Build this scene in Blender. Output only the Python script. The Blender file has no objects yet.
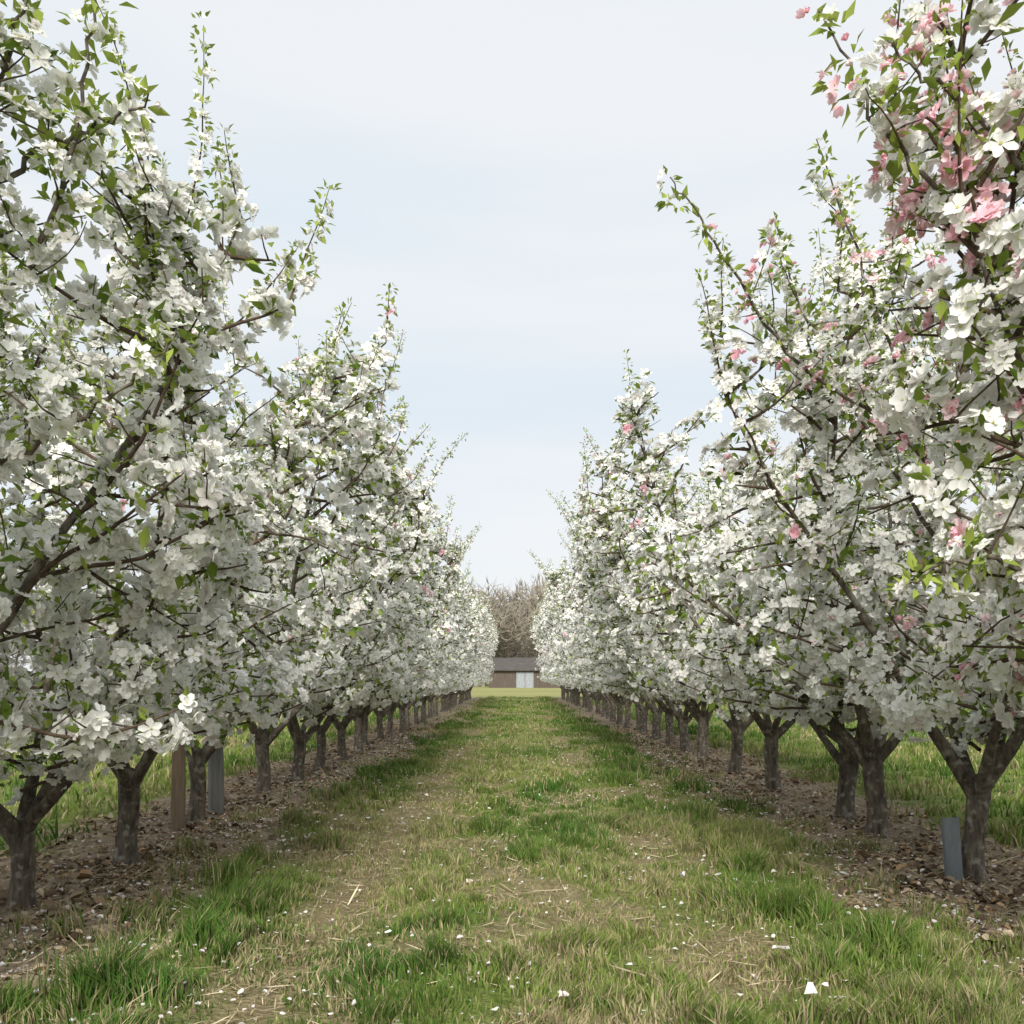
import bpy, math, random
import numpy as np
from mathutils import Vector
R=np.random.default_rng(7)
scene=bpy.context.scene
COL=scene.collection
PI=math.pi

# ---------------------------------------------------------------- helpers
_tab=np.random.default_rng(99).random((256,256))
def vnoise(x,y,s=0):
    x=np.asarray(x,float)+s*17.3; y=np.asarray(y,float)+s*41.7
    xi=np.floor(x).astype(int); yi=np.floor(y).astype(int)
    fx=x-xi; fy=y-yi; fx=fx*fx*(3-2*fx); fy=fy*fy*(3-2*fy)
    a=_tab[xi%256,yi%256]; b=_tab[(xi+1)%256,yi%256]; c=_tab[xi%256,(yi+1)%256]; d=_tab[(xi+1)%256,(yi+1)%256]
    return (a*(1-fx)+b*fx)*(1-fy)+(c*(1-fx)+d*fx)*fy
def fbm(x,y,s=0,o=4):
    t=0;a=.5;n=0
    for i in range(o):
        t=t+a*vnoise(x*2**i,y*2**i,s+i*3.1);n+=a;a*=.5
    return t/n
def sstep(a,b,x):
    t=np.clip((x-a)/(b-a),0,1);return t*t*(3-2*t)

def make_mesh(name,V,groups,mats,cols=None,smooth=True):
    me=bpy.data.meshes.new(name)
    V=np.asarray(V,np.float32)
    me.vertices.add(len(V)); me.vertices.foreach_set('co',V.ravel())
    groups=[g for g in groups if len(g[0])]
    nl=sum(g[0].size for g in groups); nf=sum(len(g[0]) for g in groups)
    me.loops.add(nl); me.polygons.add(nf)
    me.loops.foreach_set('vertex_index',np.concatenate([g[0].ravel() for g in groups]).astype(np.int32))
    tot=np.concatenate([np.full(len(g[0]),g[0].shape[1],np.int32) for g in groups])
    st=np.concatenate([[0],np.cumsum(tot)[:-1]]).astype(np.int32)
    me.polygons.foreach_set('loop_start',st)
    me.polygons.foreach_set('loop_total',tot)
    me.polygons.foreach_set('material_index',np.concatenate([np.full(len(g[0]),g[1],np.int32) for g in groups]))
    me.polygons.foreach_set('use_smooth',np.full(nf,smooth))
    for m in mats: me.materials.append(m)
    if cols is not None:
        a=me.color_attributes.new('Col','FLOAT_COLOR','POINT')
        c=np.ones((len(V),4),np.float32); c[:,:3]=cols
        a.data.foreach_set('color',c.ravel())
    me.update(calc_edges=True)
    return me
def add_obj(name,me,parent=None,loc=(0,0,0),rot=(0,0,0),scale=(1,1,1)):
    o=bpy.data.objects.new(name,me); COL.objects.link(o)
    o.location=loc;o.rotation_euler=rot;o.scale=scale
    if parent: o.parent=parent
    return o

class Acc:
    def __init__(s): s.v=[];s.f={};s.c=[];s.n=0
    def add(s,V,F,mat=0,C=None):
        V=np.asarray(V,float);F=np.asarray(F,int)
        s.v.append(V); s.f.setdefault((F.shape[1],mat),[]).append(F+s.n)
        if C is not None:
            C=np.asarray(C,float)
            if C.ndim==1:C=np.tile(C,(len(V),1))
            s.c.append(C)
        s.n+=len(V)
    def mesh(s,name,mats,smooth=True):
        V=np.concatenate(s.v)
        g=[(np.concatenate(fs),k[1]) for k,fs in s.f.items()]
        return make_mesh(name,V,g,mats,np.concatenate(s.c) if s.c else None,smooth)

def tube(acc,P,rad,sides,mat=0,C=None,rough=0,rng=None,cap=False):
    P=np.asarray(P,float);n=len(P);rad=np.asarray(rad,float)
    T=np.gradient(P,axis=0); T/=np.linalg.norm(T,axis=1)[:,None]+1e-9
    ref=np.array([0.31,0.95,0.05]) if abs(T[0,2])>.6 else np.array([0.05,0.1,1.])
    A=np.cross(T,ref);A/=np.linalg.norm(A,axis=1)[:,None]+1e-9
    B=np.cross(T,A)
    a=np.arange(sides)/sides*2*PI
    r=rad[:,None]*np.ones(sides)
    if rough and rng is not None: r=r*(1+rough*(rng.random((n,sides))-.5)+rough*.8*np.sin(a*3+rng.random()*6)[None,:])
    V=P[:,None,:]+r[...,None]*(np.cos(a)[None,:,None]*A[:,None,:]+np.sin(a)[None,:,None]*B[:,None,:])
    i=np.arange(n-1)[:,None]*sides; j=np.arange(sides)[None,:]; k=(j+1)%sides
    F=np.stack([i+j,i+k,i+sides+k,i+sides+j],-1).reshape(-1,4)
    acc.add(V.reshape(-1,3),F,mat,C)
    if cap:
        acc.add(np.vstack([V[-1],P[-1:]]),[[q,(q+1)%sides,sides] for q in range(sides)],mat,C)

# ---------------------------------------------------------------- materials
def newmat(name):
    m=bpy.data.materials.new(name);m.use_nodes=True
    nt=m.node_tree;nt.nodes.clear()
    return m,nt,nt.nodes,nt.links
def N(nodes,t,**kw):
    n=nodes.new(t)
    for k,v in kw.items(): setattr(n,k,v)
    return n
def foliage_mat(name,trans):
    m,nt,ns,l=newmat(name)
    out=N(ns,'ShaderNodeOutputMaterial');at=N(ns,'ShaderNodeAttribute',attribute_name='Col')
    p=N(ns,'ShaderNodeBsdfDiffuse')
    l.new(at.outputs['Color'],p.inputs['Color'])
    if trans:
        t=N(ns,'ShaderNodeBsdfTranslucent');mx=N(ns,'ShaderNodeMixShader');mx.inputs[0].default_value=trans
        l.new(at.outputs['Color'],t.inputs['Color'])
        l.new(p.outputs[0],mx.inputs[1]);l.new(t.outputs[0],mx.inputs[2]);l.new(mx.outputs[0],out.inputs[0])
    else: l.new(p.outputs[0],out.inputs[0])
    return m
M_petal=foliage_mat('petal',.34)
M_leaf=foliage_mat('leaf',.35)
M_grass=foliage_mat('grass_blade',.2)
M_litter=foliage_mat('leaf_litter',0)
def noise_mat(name,c1,c2,scale=8,stretch=(1,1,1),rough=.9,bump=.4,dist=.02,c3=None,detail=8):
    m,nt,ns,l=newmat(name)
    out=N(ns,'ShaderNodeOutputMaterial');p=N(ns,'ShaderNodeBsdfPrincipled')
    p.inputs['Roughness'].default_value=rough;p.inputs['Specular IOR Level'].default_value=.2
    tc=N(ns,'ShaderNodeTexCoord');mp=N(ns,'ShaderNodeMapping');mp.inputs['Scale'].default_value=stretch
    nz=N(ns,'ShaderNodeTexNoise');nz.inputs['Scale'].default_value=scale;nz.inputs['Detail'].default_value=detail;nz.inputs['Roughness'].default_value=.65
    cr=N(ns,'ShaderNodeValToRGB');cr.color_ramp.elements[0].position=.32;cr.color_ramp.elements[1].position=.68
    cr.color_ramp.elements[0].color=(*c1,1);cr.color_ramp.elements[1].color=(*c2,1)
    l.new(tc.outputs['Object'],mp.inputs[0]);l.new(mp.outputs[0],nz.inputs['Vector']);l.new(nz.outputs['Fac'],cr.inputs[0])
    col=cr.outputs[0]
    if c3:
        n2=N(ns,'ShaderNodeTexNoise');n2.inputs['Scale'].default_value=scale*.6;n2.inputs['Detail'].default_value=6
        l.new(tc.outputs['Object'],n2.inputs['Vector'])
        r2=N(ns,'ShaderNodeValToRGB');r2.color_ramp.elements[0].position=.55;r2.color_ramp.elements[1].position=.66
        l.new(n2.outputs['Fac'],r2.inputs[0])
        mx=N(ns,'ShaderNodeMixRGB');mx.inputs[2].default_value=(*c3,1);l.new(r2.outputs[0],mx.inputs[0]);l.new(col,mx.inputs[1]);col=mx.outputs[0]
    l.new(col,p.inputs['Base Color'])
    if bump:
        b=N(ns,'ShaderNodeBump');b.inputs['Strength'].default_value=bump;b.inputs['Distance'].default_value=dist
        l.new(nz.outputs['Fac'],b.inputs['Height']);l.new(b.outputs[0],p.inputs['Normal'])
    l.new(p.outputs[0],out.inputs[0])
    return m
M_bark=noise_mat('apple_bark',(.045,.037,.03),(.22,.185,.145),22,(1,1,.28),bump=1,dist=.03,c3=(.29,.27,.22))
M_twig=noise_mat('twig_bark',(.05,.034,.024),(.14,.10,.068),30,(1,1,1),bump=0)
M_post=noise_mat('post_wood',(.14,.10,.067),(.29,.22,.155),14,(1,1,.12),bump=.5,dist=.01)
M_postg=noise_mat('grey_post_wood',(.13,.127,.12),(.30,.29,.27),14,(1,1,.12),bump=.5,dist=.01)
M_metal=noise_mat('galvanised_metal',(.12,.135,.145),(.22,.24,.25),6,(1,1,.4),rough=.5,bump=.15,dist=.005)
M_shed=noise_mat('shed_boards',(.075,.06,.05),(.145,.118,.098),2,(6,6,.4),bump=.3)
M_roof=noise_mat('shed_roof',(.06,.055,.05),(.105,.095,.088),1.2,(1,4,1),bump=.2)
M_white=noise_mat('painted_door',(.24,.26,.28),(.34,.36,.38),3,bump=.05)
M_dark=noise_mat('dark_glass',(.03,.032,.035),(.05,.05,.055),3,rough=.2,bump=.0)
M_fartree=noise_mat('bare_tree_bark',(.20,.175,.14),(.31,.275,.225),.3,bump=0)

# ---------------------------------------------------------------- templates for flowers and leaves
def petal_strip(lod,rng,cup,ang,R_=1.0):
    if lod==0: us=np.array([.06,.58,1.0]);cols=[-1,0,1]
    elif lod==1: us=np.array([.06,.6,1.0]);cols=[-1,1]
    else: us=np.array([.0,.62,1.0]);cols=[-1,1]
    wid={0:[.07,.38,.20],1:[.08,.38,.20],2:[.1,.42,.2]}[lod]
    wid=np.array(wid)*rng.uniform(.9,1.08)
    L=R_*rng.uniform(.86,1.1);tw=rng.uniform(-.2,.2)
    V=[]
    for ui,u in enumerate(us):
        for c in cols:
            th=cup*(.5+.5*u)
            r=L*u*math.cos(th); z=L*u*math.sin(th)
            if c==0: z-=.09*u
            if c==0 and ui==len(us)-1: r*=1.02
            w=wid[ui]*c
            z+=abs(c)*.06*math.sin(u*3)+tw*w
            V.append([r,w,z])
    V=np.array(V);nc=len(cols);F=[]
    for i in range(len(us)-1):
        for j in range(nc-1):
            F.append([i*nc+j,i*nc+j+1,(i+1)*nc+j+1,(i+1)*nc+j])
    ca,sa=math.cos(ang),math.sin(ang)
    V=np.stack([V[:,0]*ca-V[:,1]*sa,V[:,0]*sa+V[:,1]*ca,V[:,2]],1)
    return V,np.array(F),np.repeat(us,nc)
def flower_template(lod,seed,kind):
    rng=np.random.default_rng(seed)
    cup={'open':rng.uniform(.05,.35),'half':rng.uniform(.7,1.0),'bud':1.4}[kind]
    sc=.62 if kind=='bud' else 1
    if lod==3:
        a=np.arange(6)/6*2*PI;rr_=np.array([1,.72,1,.72,1,.72])*.95*sc*math.cos(cup*.6)
        V=np.stack([rr_*np.cos(a),rr_*np.sin(a),.3*np.sin(a*2+seed)+.4*cup],1)
        return V,np.array([[0,1,2,3],[3,4,5,0]]),np.full(6,.7)
    Vs=[];Fs=[];Ts=[];n=0
    for k in range(5):
        V,F,t=petal_strip(lod,rng,cup+rng.uniform(-.15,.15),k*2*PI/5+rng.uniform(-.1,.1),sc)
        Vs.append(V);Fs.append(F+n);Ts.append(t);n+=len(V)
    if lod<2 and kind!='bud':
        m=5;a=np.arange(m)/m*2*PI
        V=np.vstack([np.stack([.13*np.cos(a),.13*np.sin(a),np.full(m,.10)],1),[[.0,.0,.2]]])
        Vs.append(V);Fs.append(np.array([[0,1,2,5],[2,3,4,5]])+n)
        Ts.append(np.full(len(V),-1.));n+=len(V)
    return np.concatenate(Vs),np.concatenate(Fs),np.concatenate(Ts)
def leaf_template(lod):
    if lod==0:
        us=[0,.45,1];w=[.03,.25,.01];V=[]
        for u,ww in zip(us,w):
            z=-.25*u*u
            for c in(-1,0,1):V.append([u,c*ww,z+abs(c)*.35*ww])
        F=[[i*3+j,i*3+j+1,(i+1)*3+j+1,(i+1)*3+j] for i in range(2) for j in range(2)]
    else:
        V=[[0,0,0],[.5,-.25,.02],[1,0,-.2],[.5,.25,.02]];F=[[0,1,2,3]]
    V=np.array(V,float)
    return V,np.array(F),V[:,0]
def frames(D,rng):
    D=D/np.linalg.norm(D,axis=1)[:,None]
    r=rng.normal(size=D.shape); X=r-(r*D).sum(1)[:,None]*D; X/=np.linalg.norm(X,axis=1)[:,None]+1e-9
    Y=np.cross(D,X)
    return np.stack([X,Y,D],2)
def stamp(acc,tmpl,P,Rm,S,colf,mat):
    V,F,T=tmpl
    if len(P)==0:return
    W=np.einsum('nij,vj->nvi',Rm,V)*S[:,None,None]+P[:,None,:]
    n=len(P);nv=len(V)
    FF=(F[None]+(np.arange(n)*nv)[:,None,None]).reshape(-1,F.shape[1])
    acc.add(W.reshape(-1,3),FF,mat,colf(T).reshape(-1,3))
FT={}
for lod in range(4):
    FT[lod]=[flower_template(lod,10+i,'open') for i in range(4)]+[flower_template(lod,20+i,'half') for i in range(2)]+[flower_template(lod,30,'bud')]
LT={i:leaf_template(i) for i in range(4)}

# ---------------------------------------------------------------- apple tree
def make_env(ys,top=0):
    def env(p):
        x,y,z=p
        if z<1.12: return False
        xr=np.interp(z,[1.12,1.45,2.2,4.3+top,5.0+top,5.7+top,6.4+top],[1.1,1.6,1.95,2.0,1.65,1.05,.5])
        return abs(x)<xr and abs(y)<max(xr*ys,.9)
    return env
def grow(p,d,L,step,wander,up,rng,envf=None):
    p=np.array(p,float);d=np.array(d,float);d/=np.linalg.norm(d);P=[p.copy()]
    n=max(2,int(L/step))
    for i in range(n):
        d=d+rng.normal(size=3)*wander;d[2]+=up;d/=np.linalg.norm(d)
        q=p+d*step
        if envf and not envf(q) and i>0:
            if q[2]<1.4: d[2]=abs(d[2])*.6+.15;d/=np.linalg.norm(d);q=p+d*step
            else: break
        p=q;P.append(p.copy())
    return np.array(P)
def resample(P,s,rng,j=.4):
    seg=np.linalg.norm(np.diff(P,axis=0),axis=1);c=np.concatenate([[0],np.cumsum(seg)])
    L=c[-1]
    if L<s*.6:return P[-1:],np.array([1.])
    t=np.arange(s*.5,L,s);t=np.clip(t+rng.uniform(-j,j,len(t))*s,0,L)
    return np.stack([np.interp(t,c,P[:,k]) for k in range(3)],1),t/L
def build_tree(seed,lod,pink=.02,extra=(),dens=1.0,ys=.78,top=0,az0=None,ns=None):
    rng=np.random.default_rng(seed);env=make_env(ys,top)
    wood=Acc();cl=[]   # cluster: x y z, size, flowerness, pinkness
    S=[(16,9,5,4),(12,7,4,3),(8,5,3,3),(7,4,3,3)][lod]
    th=rng.uniform(.6,.8);lean=rng.uniform(-.06,.06,2)
    zs=np.array([-.12,0,.05,.14,.28,.42,.6,.8,.95,1.02])*th
    P=np.stack([lean[0]*zs/th+.015*np.sin(zs*7+seed),lean[1]*zs/th+.015*np.cos(zs*6+seed),zs],1)
    r=np.array([.145,.12,.102,.092,.085,.082,.084,.09,.08,.045])*rng.uniform(.9,1.12)
    tube(wood,P,r,S[0],0,None,.10,rng,cap=True)
    topp=P[-3]
    ns=ns or rng.integers(4,6);a0=rng.uniform(0,2*PI) if az0 is None else az0
    secs=[];shoots=[]
    for k in range(ns):
        a=a0+k*2*PI/ns+rng.uniform(-.3,.3);el=math.radians(rng.uniform(40,60))
        d=[math.cos(a)*math.cos(el),math.sin(a)*math.cos(el),math.sin(el)]
        Q=grow(topp+np.array([0,0,rng.uniform(-.04,.05)]),d,rng.uniform(4.5,5.5)+top,.2,.06,.035,rng,lambda p:p[2]<1.4 or env(p))
        n=len(Q);rr=np.interp(np.linspace(0,1,n),[0,.08,.35,1],[.06,.048,.026,.006])*rng.uniform(.9,1.1)
        tube(wood,Q,rr,S[1],0,None,.06,rng)
        A,t=resample(Q,.19,rng)
        for q,tt in zip(A,t):
            if q[2]<1.15: continue
            for rep in range(1 if q[2]<3.2 else 2):
                az=math.atan2(q[1],q[0])+rng.normal()*(1.1 if rep==0 else 2)
                e=math.radians(rng.uniform(-18,45) if q[2]<3.2 else rng.uniform(0,60))
                d=[math.cos(az)*math.cos(e),math.sin(az)*math.cos(e),math.sin(e)]
                secs.append(grow(q,d,rng.uniform(.7,1.9)*(1-.35*tt),.14,.11,.02,rng,env))
        shoots.append(Q[-1])
    for k in range(7):
        a=rng.uniform(0,2*PI);Q=grow(topp+[0,0,.35+.1*k],[math.cos(a),math.sin(a),.25],2.0,.14,.09,.0,rng,env)
        secs.append(Q)
    for E in extra:
        E=np.array(E);
        c=np.linspace(0,1,len(E));f=np.linspace(0,1,len(E)*5)
        Q=np.stack([np.interp(f,c,E[:,k]) for k in range(3)],1)
        for _ in range(3): Q[1:-1]=(Q[:-2]+Q[1:-1]+Q[2:])/3
        Q[1:]+=rng.normal(size=Q[1:].shape)*.012
        tube(wood,Q,np.linspace(.018,.004,len(Q)),S[1],0)
        A,t=resample(Q,.075,rng)
        for q,tt in zip(A,t):
            cl.append([*(q+rng.normal(size=3)*.03),rng.uniform(.6,.9),(.85 if tt<.6 else .3),pink*2.5])
            if rng.random()<.45 and tt<.8:
                d=rng.normal(size=3);d[2]=abs(d[2])*.8
                T=grow(q,d,rng.uniform(.15,.5),.08,.14,.05,rng)
                tube(wood,T,np.linspace(.006,.002,len(T)),4,1)
                for w in T[1:]:cl.append([*w,rng.uniform(.6,.95),.75,pink*2])
    for Q in secs:
        n=len(Q)
        if n<3:continue
        tube(wood,Q,np.linspace(.016,.005,n)*rng.uniform(.8,1.15),S[2],1)
        A,t=resample(Q,.14/dens,rng)
        for q,tt in zip(A,t):
            if rng.random()<.85: cl.append([*(q+rng.normal(size=3)*.05),rng.uniform(.8,1.15),.97,pink])
            if rng.random()<.62:
                d=rng.normal(size=3);d[2]=abs(d[2])*.6+.1
                T=grow(q,d,rng.uniform(.15,.55),.09,.12,.03,rng,env)
                if len(T)>1:
                    if lod<2 or (lod==2 and rng.random()<.25): tube(wood,T,np.linspace(.006,.003,len(T)),S[3],1)
                    B,_=resample(T,.15/dens,rng)
                    for w in B:cl.append([*(w+rng.normal(size=3)*.03),rng.uniform(.75,1.15),.97,pink])
        if Q[-1][2]>3.6 and rng.random()<.30: shoots.append(Q[-1])
    for s in shoots:
        if s[2]<3.0:continue
        d=np.array([rng.normal()*.3,rng.normal()*.3,1])+np.array([s[0],s[1],0])*.12
        T=grow(s,d,rng.uniform(.4,1.2)*(.85 if s[2]>5.3 else 1),.1,.05,.02,rng)
        tube(wood,T,np.linspace(.008,.0025,len(T)),S[3],1)
        B,t=resample(T,.06,rng)
        for w,tt in zip(B,t):
            cl.append([*(w+rng.normal(size=3)*.012),rng.uniform(.6,.85)*(1-.4*tt),.85*(1-tt)**.7,pink*2.5])
    cl=np.array(cl)
    cl[:,5]*=np.interp(cl[:,2],[2,3.2,4.5],[.35,.8,1.4])
    wm=wood.mesh('branches',[M_bark,M_twig])
    fol=Acc();nC=len(cl)
    nf=[6,6,4,3][lod]
    idx=np.repeat(np.arange(nC),nf)
    keep=rng.random(len(idx))<cl[idx,4];idx=idx[keep];c=cl[idx]
    cen=np.array([0,0,2.0]);out=c[:,:3]-cen;out/=np.linalg.norm(out,axis=1)[:,None]+1e-6
    cd=rng.normal(size=(nC,3))*.35
    D=rng.normal(size=(len(c),3))*.5+out*.9+cd[idx]+np.array([0,0,.3])
    D/=np.linalg.norm(D,axis=1)[:,None]
    Pf=c[:,:3]+D*(.082*c[:,3])[:,None]
    pk=(rng.random(nC)<cl[:,5])*rng.uniform(.45,1,nC)
    pf=pk[idx];sz=[.054,.054,.063,.069][lod]*c[:,3]*rng.uniform(.75,1.15,len(c))
    kind=rng.choice(7,len(c),p=[.2,.2,.2,.2,.08,.08,.04])
    kind=np.where((pf>.3)&(rng.random(len(c))<.65),rng.choice([4,5,6,6],len(c)),kind)
    for k in range(7):
        m=kind==k
        if not m.any():continue
        p=pf[m]+ (min(.35,.1+pink*3) if k==6 else 0)+(rng.random(m.sum())<.10)*.08
        p=np.clip(p,0,1)[:,None];br=rng.uniform(.96,1.02,m.sum())[:,None]
        base=np.array([.95,.942,.905])*(1-p)+np.array([.94,.46,.57])*p
        base=base*br
        def colf(T,base=base,p=p):
            C=np.repeat(base[:,None,:],len(T),1)
            tt=np.clip(T,0,1)[None,:,None]
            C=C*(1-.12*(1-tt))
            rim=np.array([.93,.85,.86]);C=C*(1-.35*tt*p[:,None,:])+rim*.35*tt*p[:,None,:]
            C[:,T<0,:]=np.array([.62,.62,.22])
            return np.clip(C,0,.95)
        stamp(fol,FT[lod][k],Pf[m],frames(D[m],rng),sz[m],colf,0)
    nl=[6,5,4,2][lod]
    idx=np.repeat(np.arange(nC),nl)
    kp=rng.random(len(idx))<np.where(cl[idx,4]<.7,.98,.48);idx=idx[kp];c=cl[idx]
    D=rng.normal(size=(len(c),3));D[:,2]+=.5
    D/=np.linalg.norm(D,axis=1)[:,None]
    Pl=c[:,:3]+D*(.04)
    X=D;up=rng.normal(size=D.shape)*.5+np.array([0,0,1.]);Z=up-(up*X).sum(1)[:,None]*X;Z/=np.linalg.norm(Z,axis=1)[:,None];Y=np.cross(Z,X)
    Rm=np.stack([X,Y,Z],2);sl=rng.uniform(.065,.115,len(c))*c[:,3]*(1.12 if lod>0 else 1.0)
    g=rng.random(len(c))[:,None];fresh=(c[:,4]<.7)[:,None]*.55
    g=np.clip(g*.85+fresh*.6,0,1)
    lc=np.array([.12,.20,.033])*(1-g)+np.array([.36,.43,.095])*g
    stamp(fol,LT[lod],Pl,Rm,sl,lambda T:np.repeat(lc[:,None,:],len(T),1),1)
    fm=fol.mesh('blossom',[M_petal,M_leaf])
    return wm,fm,nC

rowL=[2.7,4.7,6.5,8.15,10.4,13.0,14.6,16.3,18.2]
y=20.1
while y<74: rowL.append(y);y+=1.95
rowR=[2.4,4.9,7.45,9.45,10.7,13.3,15.7,18.2]
y=20.4
while y<74: rowR.append(y);y+=2.05
FX=lambda px,d:(px-515)*d/1000
FZ=lambda py,d:1.5+(678-py)*d/1000
def wp(px,py,d,base): return (FX(px,d)-base[0],d-base[1],FZ(py,d))
bR1=(3.42,7.45)
exR1=[[wp(985,560,7.4,bR1),wp(900,425,7.1,bR1),wp(800,370,6.8,bR1),wp(740,290,6.6,bR1),wp(700,215,6.5,bR1),wp(668,178,6.4,bR1)],
      [wp(960,560,7.6,bR1),wp(900,380,7.3,bR1),wp(860,260,7.1,bR1),wp(815,140,7.,bR1)],
      [wp(950,560,7.6,bR1),wp(860,420,7.6,bR1),wp(800,310,7.6,bR1),wp(775,220,7.6,bR1)]]
bR0=(3.75,4.6)
exR0=[[wp(1090,330,4.5,bR0),wp(1000,240,4.3,bR0),wp(930,190,4.2,bR0),wp(870,120,4.1,bR0),wp(822,10,4.1,bR0)],
      [wp(1080,260,4.4,bR0),wp(1000,130,4.2,bR0),wp(940,90,4.1,bR0),wp(885,40,4.,bR0)],
      [wp(1090,620,4.5,bR0),wp(1010,560,4.3,bR0),wp(950,560,4.2,bR0),wp(900,590,4.1,bR0)]]
bL0=(-3.25,4.7)
exL0=[[wp(-120,520,4.6,bL0),wp(-40,360,4.4,bL0),wp(30,260,4.3,bL0),wp(75,150,4.2,bL0),wp(90,40,4.2,bL0),wp(100,-40,4.2,bL0)],
      [wp(-120,420,4.6,bL0),wp(-60,220,4.4,bL0),wp(-10,110,4.3,bL0),wp(20,20,4.2,bL0),wp(40,-60,4.2,bL0)],
      [wp(-120,560,4.6,bL0),wp(-20,480,4.4,bL0),wp(60,430,4.3,bL0),wp(130,380,4.2,bL0),wp(175,335,4.2,bL0)],
      [wp(-100,300,4.5,bL0),wp(-30,200,4.3,bL0),wp(40,150,4.2,bL0),wp(100,125,4.2,bL0),wp(150,100,4.1,bL0)],
      [wp(-120,380,4.6,bL0),wp(-60,180,4.4,bL0),wp(-20,60,4.3,bL0),wp(-5,-40,4.2,bL0)]]
V={}
V['h0']=build_tree(101,0,.006);V['h1']=build_tree(102,0,.004)
V['r1']=build_tree(104,0,.07,exR1,1,.78,.3,PI,5);V['r0']=build_tree(105,0,.25,exR0);V['x0']=build_tree(106,0,.002,exL0,1,.78,-.6)
for i in range(4):V['m%d'%i]=build_tree(200+i,1,.015,(),1.05,.7)
for i in range(3):V['l%d'%i]=build_tree(300+i,2,.01,(),.95,.6)
for i in range(3):V['f%d'%i]=build_tree(400+i,3,.01,(),.85,.55)
print('clusters',{k:v[2] for k,v in V.items()})
rr=np.random.default_rng(5)
def place(x,y,key,s=1,rz=None,flip=None):
    e=bpy.data.objects.new('apple_tree',None);COL.objects.link(e);e.empty_display_size=.3
    e.location=(x,y,0)
    e.rotation_euler=(0,0,(rr.choice([0,PI])+rr.uniform(-.25,.25)) if rz is None else rz)
    e.scale=(s,s,s)
    add_obj('branches',V[key][0],e);add_obj('blossom',V[key][1],e)
def pick(i,y): return 'm%d'%(i%4) if y<21 else ('l%d'%rr.integers(3) if y<38 else 'f%d'%rr.integers(3))
for i,y in enumerate(rowL):
    key={0:'h1',2:'h1',3:'h0'}.get(i)
    if i==1: place(bL0[0],bL0[1],'x0',1,0);continue
    if key is None: key=pick(i,y)
    place([-3.9,0,-3.2,-3.15][i] if i<4 else -3.22+rr.uniform(-.1,.1),y,key,{2:.9,3:.95}.get(i,rr.uniform(.93,1.05)))
for i,y in enumerate(rowR):
    if i==2: place(bR1[0],bR1[1],'r1',1,0);continue
    if i==1: place(bR0[0],bR0[1],'r0',1,0);continue
    key={0:'h1',3:'h0'}.get(i) or pick(i+2,y)
    place((3.45+rr.uniform(-.1,.1)) if i else 4.3,y,key,rr.uniform(1.02,1.12))

# ---------------------------------------------------------------- ground
def soilmask(x,y):
    n=(fbm(x*1.1,y*1.1,1)-.5)*1.3+(fbm(x*4,y*4,9)-.5)*.9
    sl=sstep(-4.5,-4.1,x+n)*(1-sstep(-2.35,-1.85,x+n))
    sr=sstep(2.2,2.7,x+n)*(1-sstep(4.2,4.6,x+n))
    row=np.clip(sl+sr,0,1)*(y<78)
    tr=np.exp(-((x+1.15)/.33)**2)+np.exp(-((x-1.15)/.33)**2)
    pt=sstep(.43,.61,fbm(x*.9,y*.5,4))*tr*.9
    mid=sstep(.52,.64,fbm(x*2.2,y*1.4,6))*(np.abs(x)<2.5)*.75
    return np.clip(row,0,1),np.clip(np.maximum(pt,mid),0,1)*(1-row)
def height(x,y):
    row,tr=soilmask(x,y)
    near=1-sstep(40,90,np.abs(y))
    return ((fbm(x*.5,y*.5,2)-.5)*.10+(fbm(x*5,y*5,3)-.5)*.05*(.5+1.3*row)+(vnoise(x*17,y*17,5)-.5)*.035*row-.03*tr)*near
def axis(a,segs):
    out=[a]
    for b,s in segs:
        n=max(1,int(round((b-out[-1])/s)));out+=list(np.linspace(out[-1],b,n+1)[1:])
    return np.array(out)
xs=axis(-600,[(-100,50),(-20,8),(-7,.5),(-4.6,.1),(-1.6,.035),(1.9,.07),(4.8,.035),(7,.2),(20,.5),(100,8),(600,50)])
ys=axis(-100,[(-5,5),(3,.4),(13,.04),(30,.16),(90,.8),(250,10),(1500,125)])
X,Y=np.meshgrid(xs,ys);Z=height(X,Y)
nx,ny=len(xs),len(ys)
i=np.arange(ny-1)[:,None]*nx;j=np.arange(nx-1)[None,:]
F=np.stack([i+j,i+j+1,i+nx+j+1,i+nx+j],-1).reshape(-1,4)
row,tr=soilmask(X,Y)
mc=np.stack([row,tr,sstep(76,82,Y)*np.ones_like(X)],-1).reshape(-1,3)
m,nt,ns,l=newmat('ground_surface')
out=N(ns,'ShaderNodeOutputMaterial');p=N(ns,'ShaderNodeBsdfPrincipled');p.inputs['Roughness'].default_value=.95;p.inputs['Specular IOR Level'].default_value=.1
at=N(ns,'ShaderNodeAttribute',attribute_name='Col');sep=N(ns,'ShaderNodeSeparateColor');l.new(at.outputs['Color'],sep.inputs[0])
tc=N(ns,'ShaderNodeTexCoord')
def nramp(scale,stops,detail=8,ro=.65):
    n=N(ns,'ShaderNodeTexNoise');n.inputs['Scale'].default_value=scale;n.inputs['Detail'].default_value=detail;n.inputs['Roughness'].default_value=ro
    l.new(tc.outputs['Object'],n.inputs['Vector'])
    r=N(ns,'ShaderNodeValToRGB');e=r.color_ramp.elements
    while len(e)<len(stops): e.new(.5)
    for q,(po,c) in zip(e,stops): q.position=po;q.color=(*c,1)
    l.new(n.outputs['Fac'],r.inputs[0]);return n,r
n1,soil=nramp(9,[(.30,(.12,.088,.062)),(.5,(.30,.235,.17)),(.66,(.46,.38,.285))],10,.75)
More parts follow.
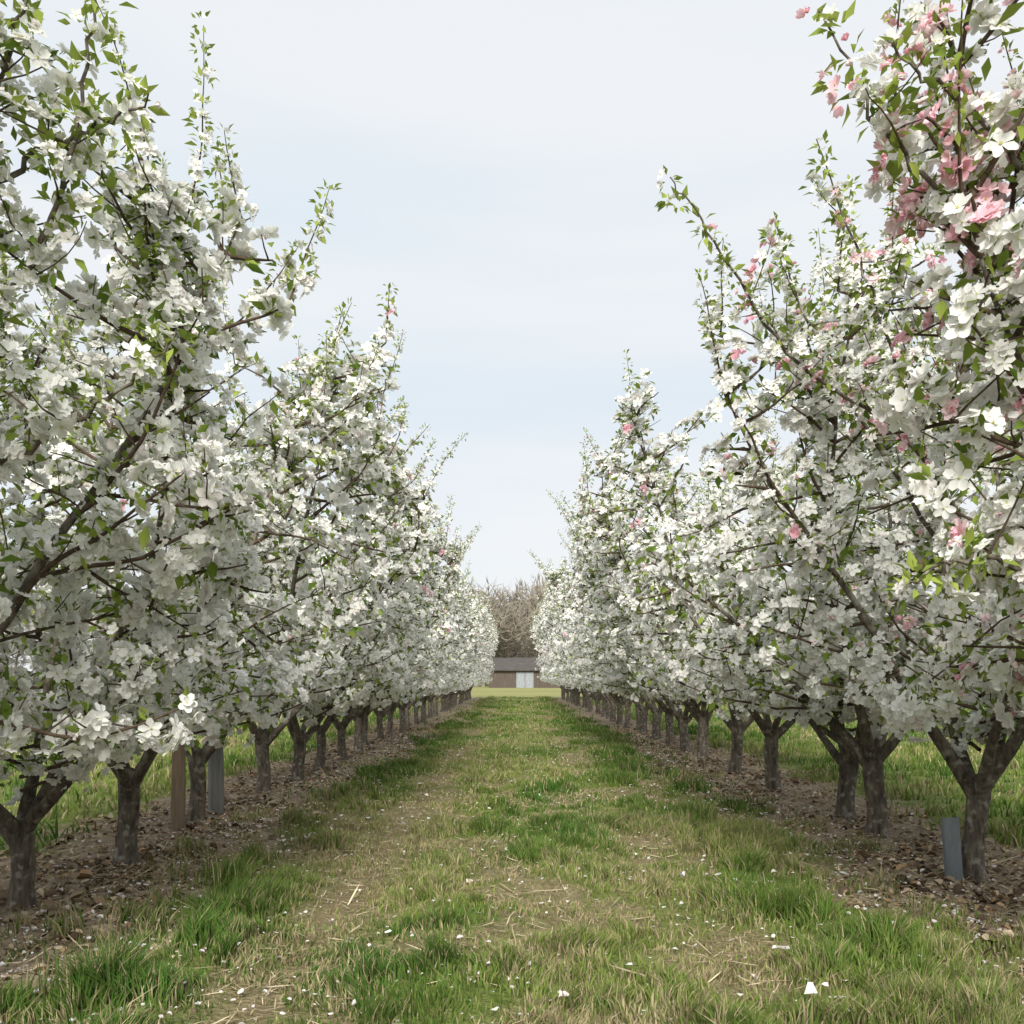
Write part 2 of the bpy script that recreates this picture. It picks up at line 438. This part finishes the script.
n2,gr=nramp(3.0,[(.3,(.085,.125,.032)),(.5,(.14,.175,.046)),(.7,(.22,.225,.085))])
n3,dry=nramp(9,[(.3,(.14,.105,.064)),(.55,(.255,.205,.12)),(.75,(.36,.30,.19))])
n4,fld=nramp(.05,[(.3,(.23,.24,.09)),(.7,(.33,.31,.135))])
def mix(f,a,b):
    x=N(ns,'ShaderNodeMixRGB');l.new(f,x.inputs[0]);l.new(a,x.inputs[1]);l.new(b,x.inputs[2]);return x.outputs[0]
c=mix(sep.outputs[1],gr.outputs[0],dry.outputs[0]);c=mix(sep.outputs[0],c,soil.outputs[0]);c=mix(sep.outputs[2],c,fld.outputs[0])
l.new(c,p.inputs['Base Color'])
b=N(ns,'ShaderNodeBump');b.inputs['Strength'].default_value=1;b.inputs['Distance'].default_value=.04
n5=N(ns,'ShaderNodeTexNoise');n5.inputs['Scale'].default_value=28;n5.inputs['Detail'].default_value=8;l.new(tc.outputs['Object'],n5.inputs['Vector'])
l.new(n5.outputs['Fac'],b.inputs['Height']);l.new(b.outputs[0],p.inputs['Normal']);l.new(p.outputs[0],out.inputs[0])
add_obj('ground',make_mesh('ground',np.stack([X,Y,Z],-1).reshape(-1,3),[(F,0)],[m],mc))

# ---------------------------------------------------------------- grass
def blades(n,xr,yr,hs,ws,pw=1.0):
    u=R.random(n);y=yr[0]+(yr[1]-yr[0])*u**pw;x=R.uniform(xr[0],xr[1],n)
    row,tr=soilmask(x,y)
    cl=fbm(x*2.6,y*2.6,11,4);fine=vnoise(x*7,y*7,14)
    big=fbm(x*.8,y*.5,12,2)
    dens=np.clip((1-row*1.02)*(1-.8*tr),.0,1)*(.2+1.3*sstep(.37,.6,cl))
    wild=.24*sstep(.53,.64,fbm(x*3,y*3,31,3))*row
    k=R.random(n)<np.clip(dens+wild,0.012,1)
    x,y,cl,fine,tr,row,big=[q[k] for q in(x,y,cl,fine,tr,row,big)]
    n=len(x)
    lush=sstep(.46,.66,cl)*(1-tr)
    edge=np.exp(-((np.abs(x)-1.95)/.5)**2)
    h=hs*(.28+.42*R.random(n)+1.3*lush*fine+.8*edge*lush)*(1-.5*tr)
    a=R.uniform(0,2*PI,n);ld=vnoise(x*5,y*5,20)*4*PI
    lean=h*R.uniform(.2,.95,n)
    dx=(np.cos(a)*.6+np.cos(ld)*.6)*lean;dy=(np.sin(a)*.6+np.sin(ld)*.6)*lean
    px=-np.sin(a+1.0);py=np.cos(a+1.0)
    w=ws*R.uniform(.6,1.3,n)*.5
    z=height(x,y)-.006
    B=np.stack([x,y,z],1);Wd=np.stack([px*w,py*w,0*w],1)
    Mi=B+np.stack([dx*.35,dy*.35,h*.6],1);Tp=B+np.stack([dx,dy,h],1)
    V=np.stack([B-Wd,B+Wd,Mi+Wd*.8,Mi-Wd*.8,Tp],1)
    o=np.arange(n)[:,None]*5
    Q=o+np.array([[0,1,2,3]]);T=o+np.array([[3,2,4]])
    g=np.clip(R.random(n)*.6+(big-.35)*1.3-.2*lush,0,1)[:,None]
    C=np.array([.068,.145,.028])*(1-g)+np.array([.24,.285,.07])*g
    C=C*(1-.35*(fine[:,None]-.5))
    d=(R.random(n)<(.13+.5*tr+.25*row+.25*(big>.55)))[:,None]
    C=np.where(d,np.array([.44,.375,.215])*R.uniform(.5,1.1,(n,1)),C)
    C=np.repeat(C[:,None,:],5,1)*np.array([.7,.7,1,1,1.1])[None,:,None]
    return V.reshape(-1,3),Q,T,C.reshape(-1,3)
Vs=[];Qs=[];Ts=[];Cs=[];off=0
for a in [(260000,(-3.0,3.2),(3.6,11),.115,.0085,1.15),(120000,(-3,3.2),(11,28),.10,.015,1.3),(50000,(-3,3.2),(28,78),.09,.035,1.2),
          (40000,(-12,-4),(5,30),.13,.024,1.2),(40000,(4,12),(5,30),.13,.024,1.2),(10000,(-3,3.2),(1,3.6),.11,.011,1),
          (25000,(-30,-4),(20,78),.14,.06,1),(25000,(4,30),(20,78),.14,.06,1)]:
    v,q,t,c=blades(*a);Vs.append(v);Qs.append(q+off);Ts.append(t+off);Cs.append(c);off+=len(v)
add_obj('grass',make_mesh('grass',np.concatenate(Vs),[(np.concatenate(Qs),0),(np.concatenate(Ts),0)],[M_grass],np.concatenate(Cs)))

# ---------------------------------------------------------------- litter, straw, petals
def scatter(name,n,xf,yr,size,cols,mask,curl=.3,lift=.004,aspect=.5,pw=1.3,mat=None,jit=.35,tilt=.25):
    y=yr[0]+(yr[1]-yr[0])*R.random(n)**pw;x=xf(n)
    row,tr=soilmask(x,y);k=R.random(n)<mask(row,tr,x,y);x=x[k];y=y[k];n=len(x)
    T=np.array([[-.5,0,0],[-.2,-1,curl],[.2,-.9,curl*.8],[.5,0,0.05],[.22,1,curl],[-.22,.85,curl*1.1]],float)
    T[:,1]*=aspect*.5
    T=np.repeat(T[None],n,0);T[:,:,2]*=R.uniform(-.4,1.2,(n,1));T[:,:,1]*=R.uniform(.6,1.3,(n,1));T[:,:,:2]+=R.normal(size=(n,6,2))*.05*aspect
    s=size*np.exp(R.normal(size=n)*.38)
    D=np.stack([R.normal(size=n)*tilt,R.normal(size=n)*tilt,np.ones(n)],1);Rm=frames(D,R)
    W=np.einsum('nij,nvj->nvi',Rm,T)*s[:,None,None]
    W+=np.stack([x,y,height(x,y)+lift+s*.12],1)[:,None,:]
    o=np.arange(n)[:,None]*6
    Q=np.concatenate([o+np.array([[0,1,2,3]]),o+np.array([[0,3,4,5]])])
    ci=R.integers(len(cols),size=n);C=np.array(cols)[ci]*R.uniform(1-jit,1+jit,(n,1))
    add_obj(name,make_mesh(name,W.reshape(-1,3),[(Q,0)],[mat or M_litter],np.repeat(C[:,None,:],6,1).reshape(-1,3)))
browns=[(.30,.21,.135),(.16,.11,.072),(.42,.32,.215),(.52,.43,.31),(.09,.062,.043),(.38,.25,.145),(.37,.29,.205),(.46,.37,.26)]
def rowx(n):
    s=np.where(R.random(n)<.5,-1,1);return s*3.1+R.normal(size=n)*.8
clump=lambda x,y:.15+.85*sstep(.42,.6,fbm(x*2,y*2,44,3))
scatter('fallen_leaves',42000,rowx,(3.6,32),.045,browns,lambda r,t,x,y:(.06+.94*r)*clump(x,y),curl=.4,aspect=.6,pw=1.6,tilt=.35)
scatter('dry_straw',50000,lambda n:R.uniform(-4.4,4.4,n),(3.6,24),.09,[(.54,.46,.31),(.44,.36,.24),(.30,.22,.14)],lambda r,t,x,y:np.clip(.05+.9*r+.6*t,0,1),curl=.02,aspect=.045,pw=1.4,lift=.008)
scatter('fallen_petals',9500,lambda n:np.where(R.random(n)<.6,rowx(n)*.85,R.uniform(-3,3,n)),(3.8,26),.021,[(.88,.87,.84),(.88,.78,.78)],lambda r,t,x,y:.6+.4*r,curl=.4,aspect=.8,lift=.035,jit=.04,mat=M_petal,pw=1.3)
scatter('fallen_blossoms',80,lambda n:R.uniform(-2.6,3.4,n),(4.4,13),.034,[(.88,.87,.85),(.88,.80,.80)],lambda r,t,x,y:1+0*r,curl=.6,aspect=.9,lift=.05,jit=.03,mat=M_petal)

ac=Acc()
for q in range(1100):
    y=3.8+22*R.random()**1.7;x=(1 if R.random()<.5 else -1)*3.2+R.normal()*.6
    s=.012+.05*R.random()**3
    a=np.arange(6)/6*2*PI
    rings=[]
    for zz_,rd in((-.5,.8),(.1,1.),(.55,.6)):
        rings.append(np.stack([np.cos(a)*rd*R.uniform(.7,1.2,6),np.sin(a)*rd*R.uniform(.7,1.2,6),np.full(6,zz_)+R.normal(size=6)*.1],1))
    Vv=np.vstack(rings+[np.array([[0,0,.75]])])*s+[x,y,float(height(np.array(x),np.array(y)))+s*.2]
    Fq=[[r*6+j,r*6+(j+1)%6,(r+1)*6+(j+1)%6,(r+1)*6+j] for r in range(2) for j in range(6)]
    cc=np.array([.16,.115,.082])*R.uniform(.3,1.6)
    ac.add(Vv,Fq,0,cc);ac.f.setdefault((3,0),[]).append(np.array([[12+j,12+(j+1)%6,18] for j in range(6)])+ac.n-19)
add_obj('soil_clods',ac.mesh('soil_clods',[M_litter],True))

# ---------------------------------------------------------------- posts and metal guard
def post(x,y,r,h,mat,lean):
    a=Acc();zs=np.array([-.2,0,.3,.7,1.1,1.5,h-.03,h]);P=np.stack([lean*zs,0*zs+.01*np.sin(zs*3),zs],1)
    rd=np.full(len(zs),r)*(1+.05*np.sin(zs*5));rd[-1]*=.8
    tube(a,P,rd,14,0,None,.06,R,cap=True)
    tube(a,[[lean*1.0+math.cos(t)*r*1.05,math.sin(t)*r*1.05,1.0] for t in np.linspace(0,2*PI,17)],np.full(17,.004),5,1)
    add_obj('wooden_post',a.mesh('wooden_post',[mat,M_metal]),loc=(x,y,0))
post(-3.27,9.7,.065,1.9,M_post,.01);post(-3.32,11.1,.085,2.1,M_postg,-.01)
a=Acc()
prof=np.array([[-.07,.02],[-.063,0],[-.02,-.010],[.02,-.010],[.063,0],[.07,.02],[.07,.09]])
th=.004
ring=np.vstack([prof,prof[::-1]+[0,th]]);n=len(ring)
zz=[-.06,.0,.2,.40,.46,.47];Vv=[];
for k,z in enumerate(zz):
    sc=[1,1,1,1,1,.97][k];Vv+= [[q[0]*sc-.05*z,q[1]+.05*z,z] for q in ring]
Fq=[[k*n+j,k*n+(j+1)%n,(k+1)*n+(j+1)%n,(k+1)*n+j] for k in range(len(zz)-1) for j in range(n)]
a.add(Vv,Fq);h=len(prof);o=(len(zz)-1)*n
a.add(np.array(Vv)[o:],[[j,j+1,n-2-j,n-1-j] for j in range(h-1)])
add_obj('metal_trunk_guard',a.mesh('metal_trunk_guard',[M_metal],False),loc=(3.24,7.35,0),rot=(0,0,.15))

# ---------------------------------------------------------------- shed
e=bpy.data.objects.new('wooden_shed',None);COL.objects.link(e);e.location=(3.2,150,0)
def box(acc,x0,x1,y0,y1,z0,z1,mat=0):
    Vv=[[x,y,z] for z in(z0,z1) for x,y in((x0,y0),(x1,y0),(x1,y1),(x0,y1))]
    acc.add(Vv,[[0,3,2,1],[4,5,6,7],[0,1,5,4],[1,2,6,5],[2,3,7,6],[3,0,4,7]],mat)
a=Acc();W=7.2
x=-W
while x<W-.05:
    if not(-2.9<x<-.5): box(a,x,x+.37,0,.05+.02*R.random(),0,2.75)
    else: box(a,x,x+.37,0,.05,2.45,2.75)
    x+=.4
box(a,-W,W,.08,.14,0,2.72);box(a,-W,-W+.1,.14,6,0,2.72);box(a,W-.1,W,.14,6,0,2.72);box(a,-W,W,5.9,6.1,0,2.72)
add_obj('walls',a.mesh('walls',[M_shed],False),e)
a=Acc();a.add([[-W-.4,-.5,2.7],[W+.4,-.5,2.7],[W+.4,3,4.6],[-W-.4,3,4.6],[-W-.4,6.6,2.7],[W+.4,6.6,2.7],
 [-W-.4,-.5,2.55],[W+.4,-.5,2.55],[W+.4,3,4.4],[-W-.4,3,4.4],[-W-.4,6.6,2.55],[W+.4,6.6,2.55]],
 [[0,1,2,3],[3,2,5,4],[6,9,8,7],[9,10,11,8],[0,6,7,1],[4,5,11,10],[0,3,9,6],[3,4,10,9],[1,7,8,2],[2,8,11,5]])
add_obj('roof',a.mesh('roof',[M_roof],False),e)
a=Acc();box(a,-2.9,-1.75,-.03,.06,0,2.4);box(a,-1.68,-.55,-.03,.06,0,2.4);box(a,-3.02,-2.92,-.06,.05,0,2.5);box(a,-.53,-.43,-.06,.05,0,2.5)
add_obj('double_door',a.mesh('double_door',[M_white],False),e)
a=Acc();box(a,1.2,2.4,-.02,.02,1.1,2.1);box(a,4,5.2,-.02,.02,1.1,2.1);add_obj('windows',a.mesh('windows',[M_dark],False),e)

# ---------------------------------------------------------------- distant bare trees
def bare(seed):
    rng=np.random.default_rng(seed);a=Acc()
    def rec(p,d,L,r,lv):
        P=grow(p,d,L,L/4,.12,.05,rng)
        if lv<3: tube(a,P,np.linspace(r,r*.5,len(P)),4 if lv<2 else 3)
        else:
            q=P[-1];s=np.cross(q-p,[.3,.9,.1]);s=s/np.linalg.norm(s)*.032
            m_=P[len(P)//2];a.add([P[0]-s,P[0]+s,m_+s*.8,m_-s*.8,q],[[0,1,2,3]]);a.f.setdefault((3,0),[]).append(np.array([[3,2,4]])+a.n-5)
        if lv>=4:return
        for k in range([10,6,5,4][lv]):
            t=rng.uniform(.18,1);q=P[int(t*(len(P)-1))]
            dd=(P[-1]-P[0]);dd/=np.linalg.norm(dd);dd=dd+rng.normal(size=3)*.7;dd[2]+=.1
            rec(q,dd,L*rng.uniform(.45,.68),r*.38,lv+1)
    rec([0,0,-.2],[0,0,1],6,.16,0)
    V=np.concatenate(a.v);s=13.5/ V[:,2].max()
    return V*s,{k:np.concatenate(f) for k,f in a.f.items()}
bv=[bare(k) for k in(1,2,3)]
acc=Acc()
spots=[(-110+k*6+R.uniform(-2,2),R.uniform(175,215),R.uniform(.8,1.3)) for k in range(38)]+\
      [(-18+k*1.5+R.uniform(-1,1),R.uniform(168,215),R.uniform(1.2,1.75)) for k in range(30)]
for k,(x,y,s) in enumerate(spots):
    v,f=bv[k%3]
    t=R.uniform(0,6.28);ca,sa=math.cos(t),math.sin(t)
    W=np.stack([(v[:,0]*ca-v[:,1]*sa)*s+x,(v[:,0]*sa+v[:,1]*ca)*s+y,v[:,2]*s],1)
    acc.v.append(W)
    for kk,ff in f.items():acc.f.setdefault(kk,[]).append(ff+acc.n)
    acc.n+=len(W)
add_obj('bare_trees',acc.mesh('bare_trees',[M_fartree],False))

# ---------------------------------------------------------------- world, sun, camera
w=bpy.data.worlds.new('World');scene.world=w;w.use_nodes=True;nt=w.node_tree;ns=nt.nodes;l=nt.links;ns.clear()
out=N(ns,'ShaderNodeOutputWorld');bg=N(ns,'ShaderNodeBackground');bg.inputs[1].default_value=.125
sky=N(ns,'ShaderNodeTexSky',sky_type='NISHITA');sky.sun_disc=False
EL,AZ=math.radians(36),math.radians(184)
sky.sun_elevation=EL;sky.sun_rotation=AZ;sky.dust_density=2
tc=N(ns,'ShaderNodeTexCoord');mp=N(ns,'ShaderNodeMapping');mp.inputs['Scale'].default_value=(.9,.9,6.5);mp.inputs['Location'].default_value=(.3,.1,.25)
nz=N(ns,'ShaderNodeTexNoise');nz.inputs['Scale'].default_value=1.3;nz.inputs['Detail'].default_value=4;nz.inputs['Roughness'].default_value=.45
rp=N(ns,'ShaderNodeValToRGB');rp.color_ramp.elements[0].position=.34;rp.color_ramp.elements[1].position=.58
rp.color_ramp.elements[0].color=(6.1,6.8,7.4,1);rp.color_ramp.elements[1].color=(7.2,7.4,7.6,1)
mx=N(ns,'ShaderNodeMixRGB');mx.inputs[0].default_value=.95
l.new(tc.outputs['Generated'],mp.inputs[0]);l.new(mp.outputs[0],nz.inputs['Vector']);l.new(nz.outputs['Fac'],rp.inputs[0])
l.new(sky.outputs[0],mx.inputs[1]);l.new(rp.outputs[0],mx.inputs[2]);l.new(mx.outputs[0],bg.inputs[0]);l.new(bg.outputs[0],out.inputs[0])
sd=bpy.data.lights.new('sun','SUN');sd.energy=5.0;sd.angle=math.radians(22);sd.color=(1,.965,.90)
so=bpy.data.objects.new('sun',sd);COL.objects.link(so)
dirv=Vector((math.sin(AZ)*math.cos(EL),math.cos(AZ)*math.cos(EL),math.sin(EL)))
so.rotation_euler=dirv.to_track_quat('Z','Y').to_euler()
cd=bpy.data.cameras.new('camera');cd.sensor_width=36;cd.lens=36*1000/1024;cd.shift_y=.162;cd.shift_x=-.003;cd.clip_end=3000;cd.clip_start=.05
co=bpy.data.objects.new('camera',cd);COL.objects.link(co);co.location=(0,0,1.5);co.rotation_euler=(math.radians(90),0,0);scene.camera=co
scene.view_settings.view_transform='Standard';scene.view_settings.look='None';scene.view_settings.exposure=0
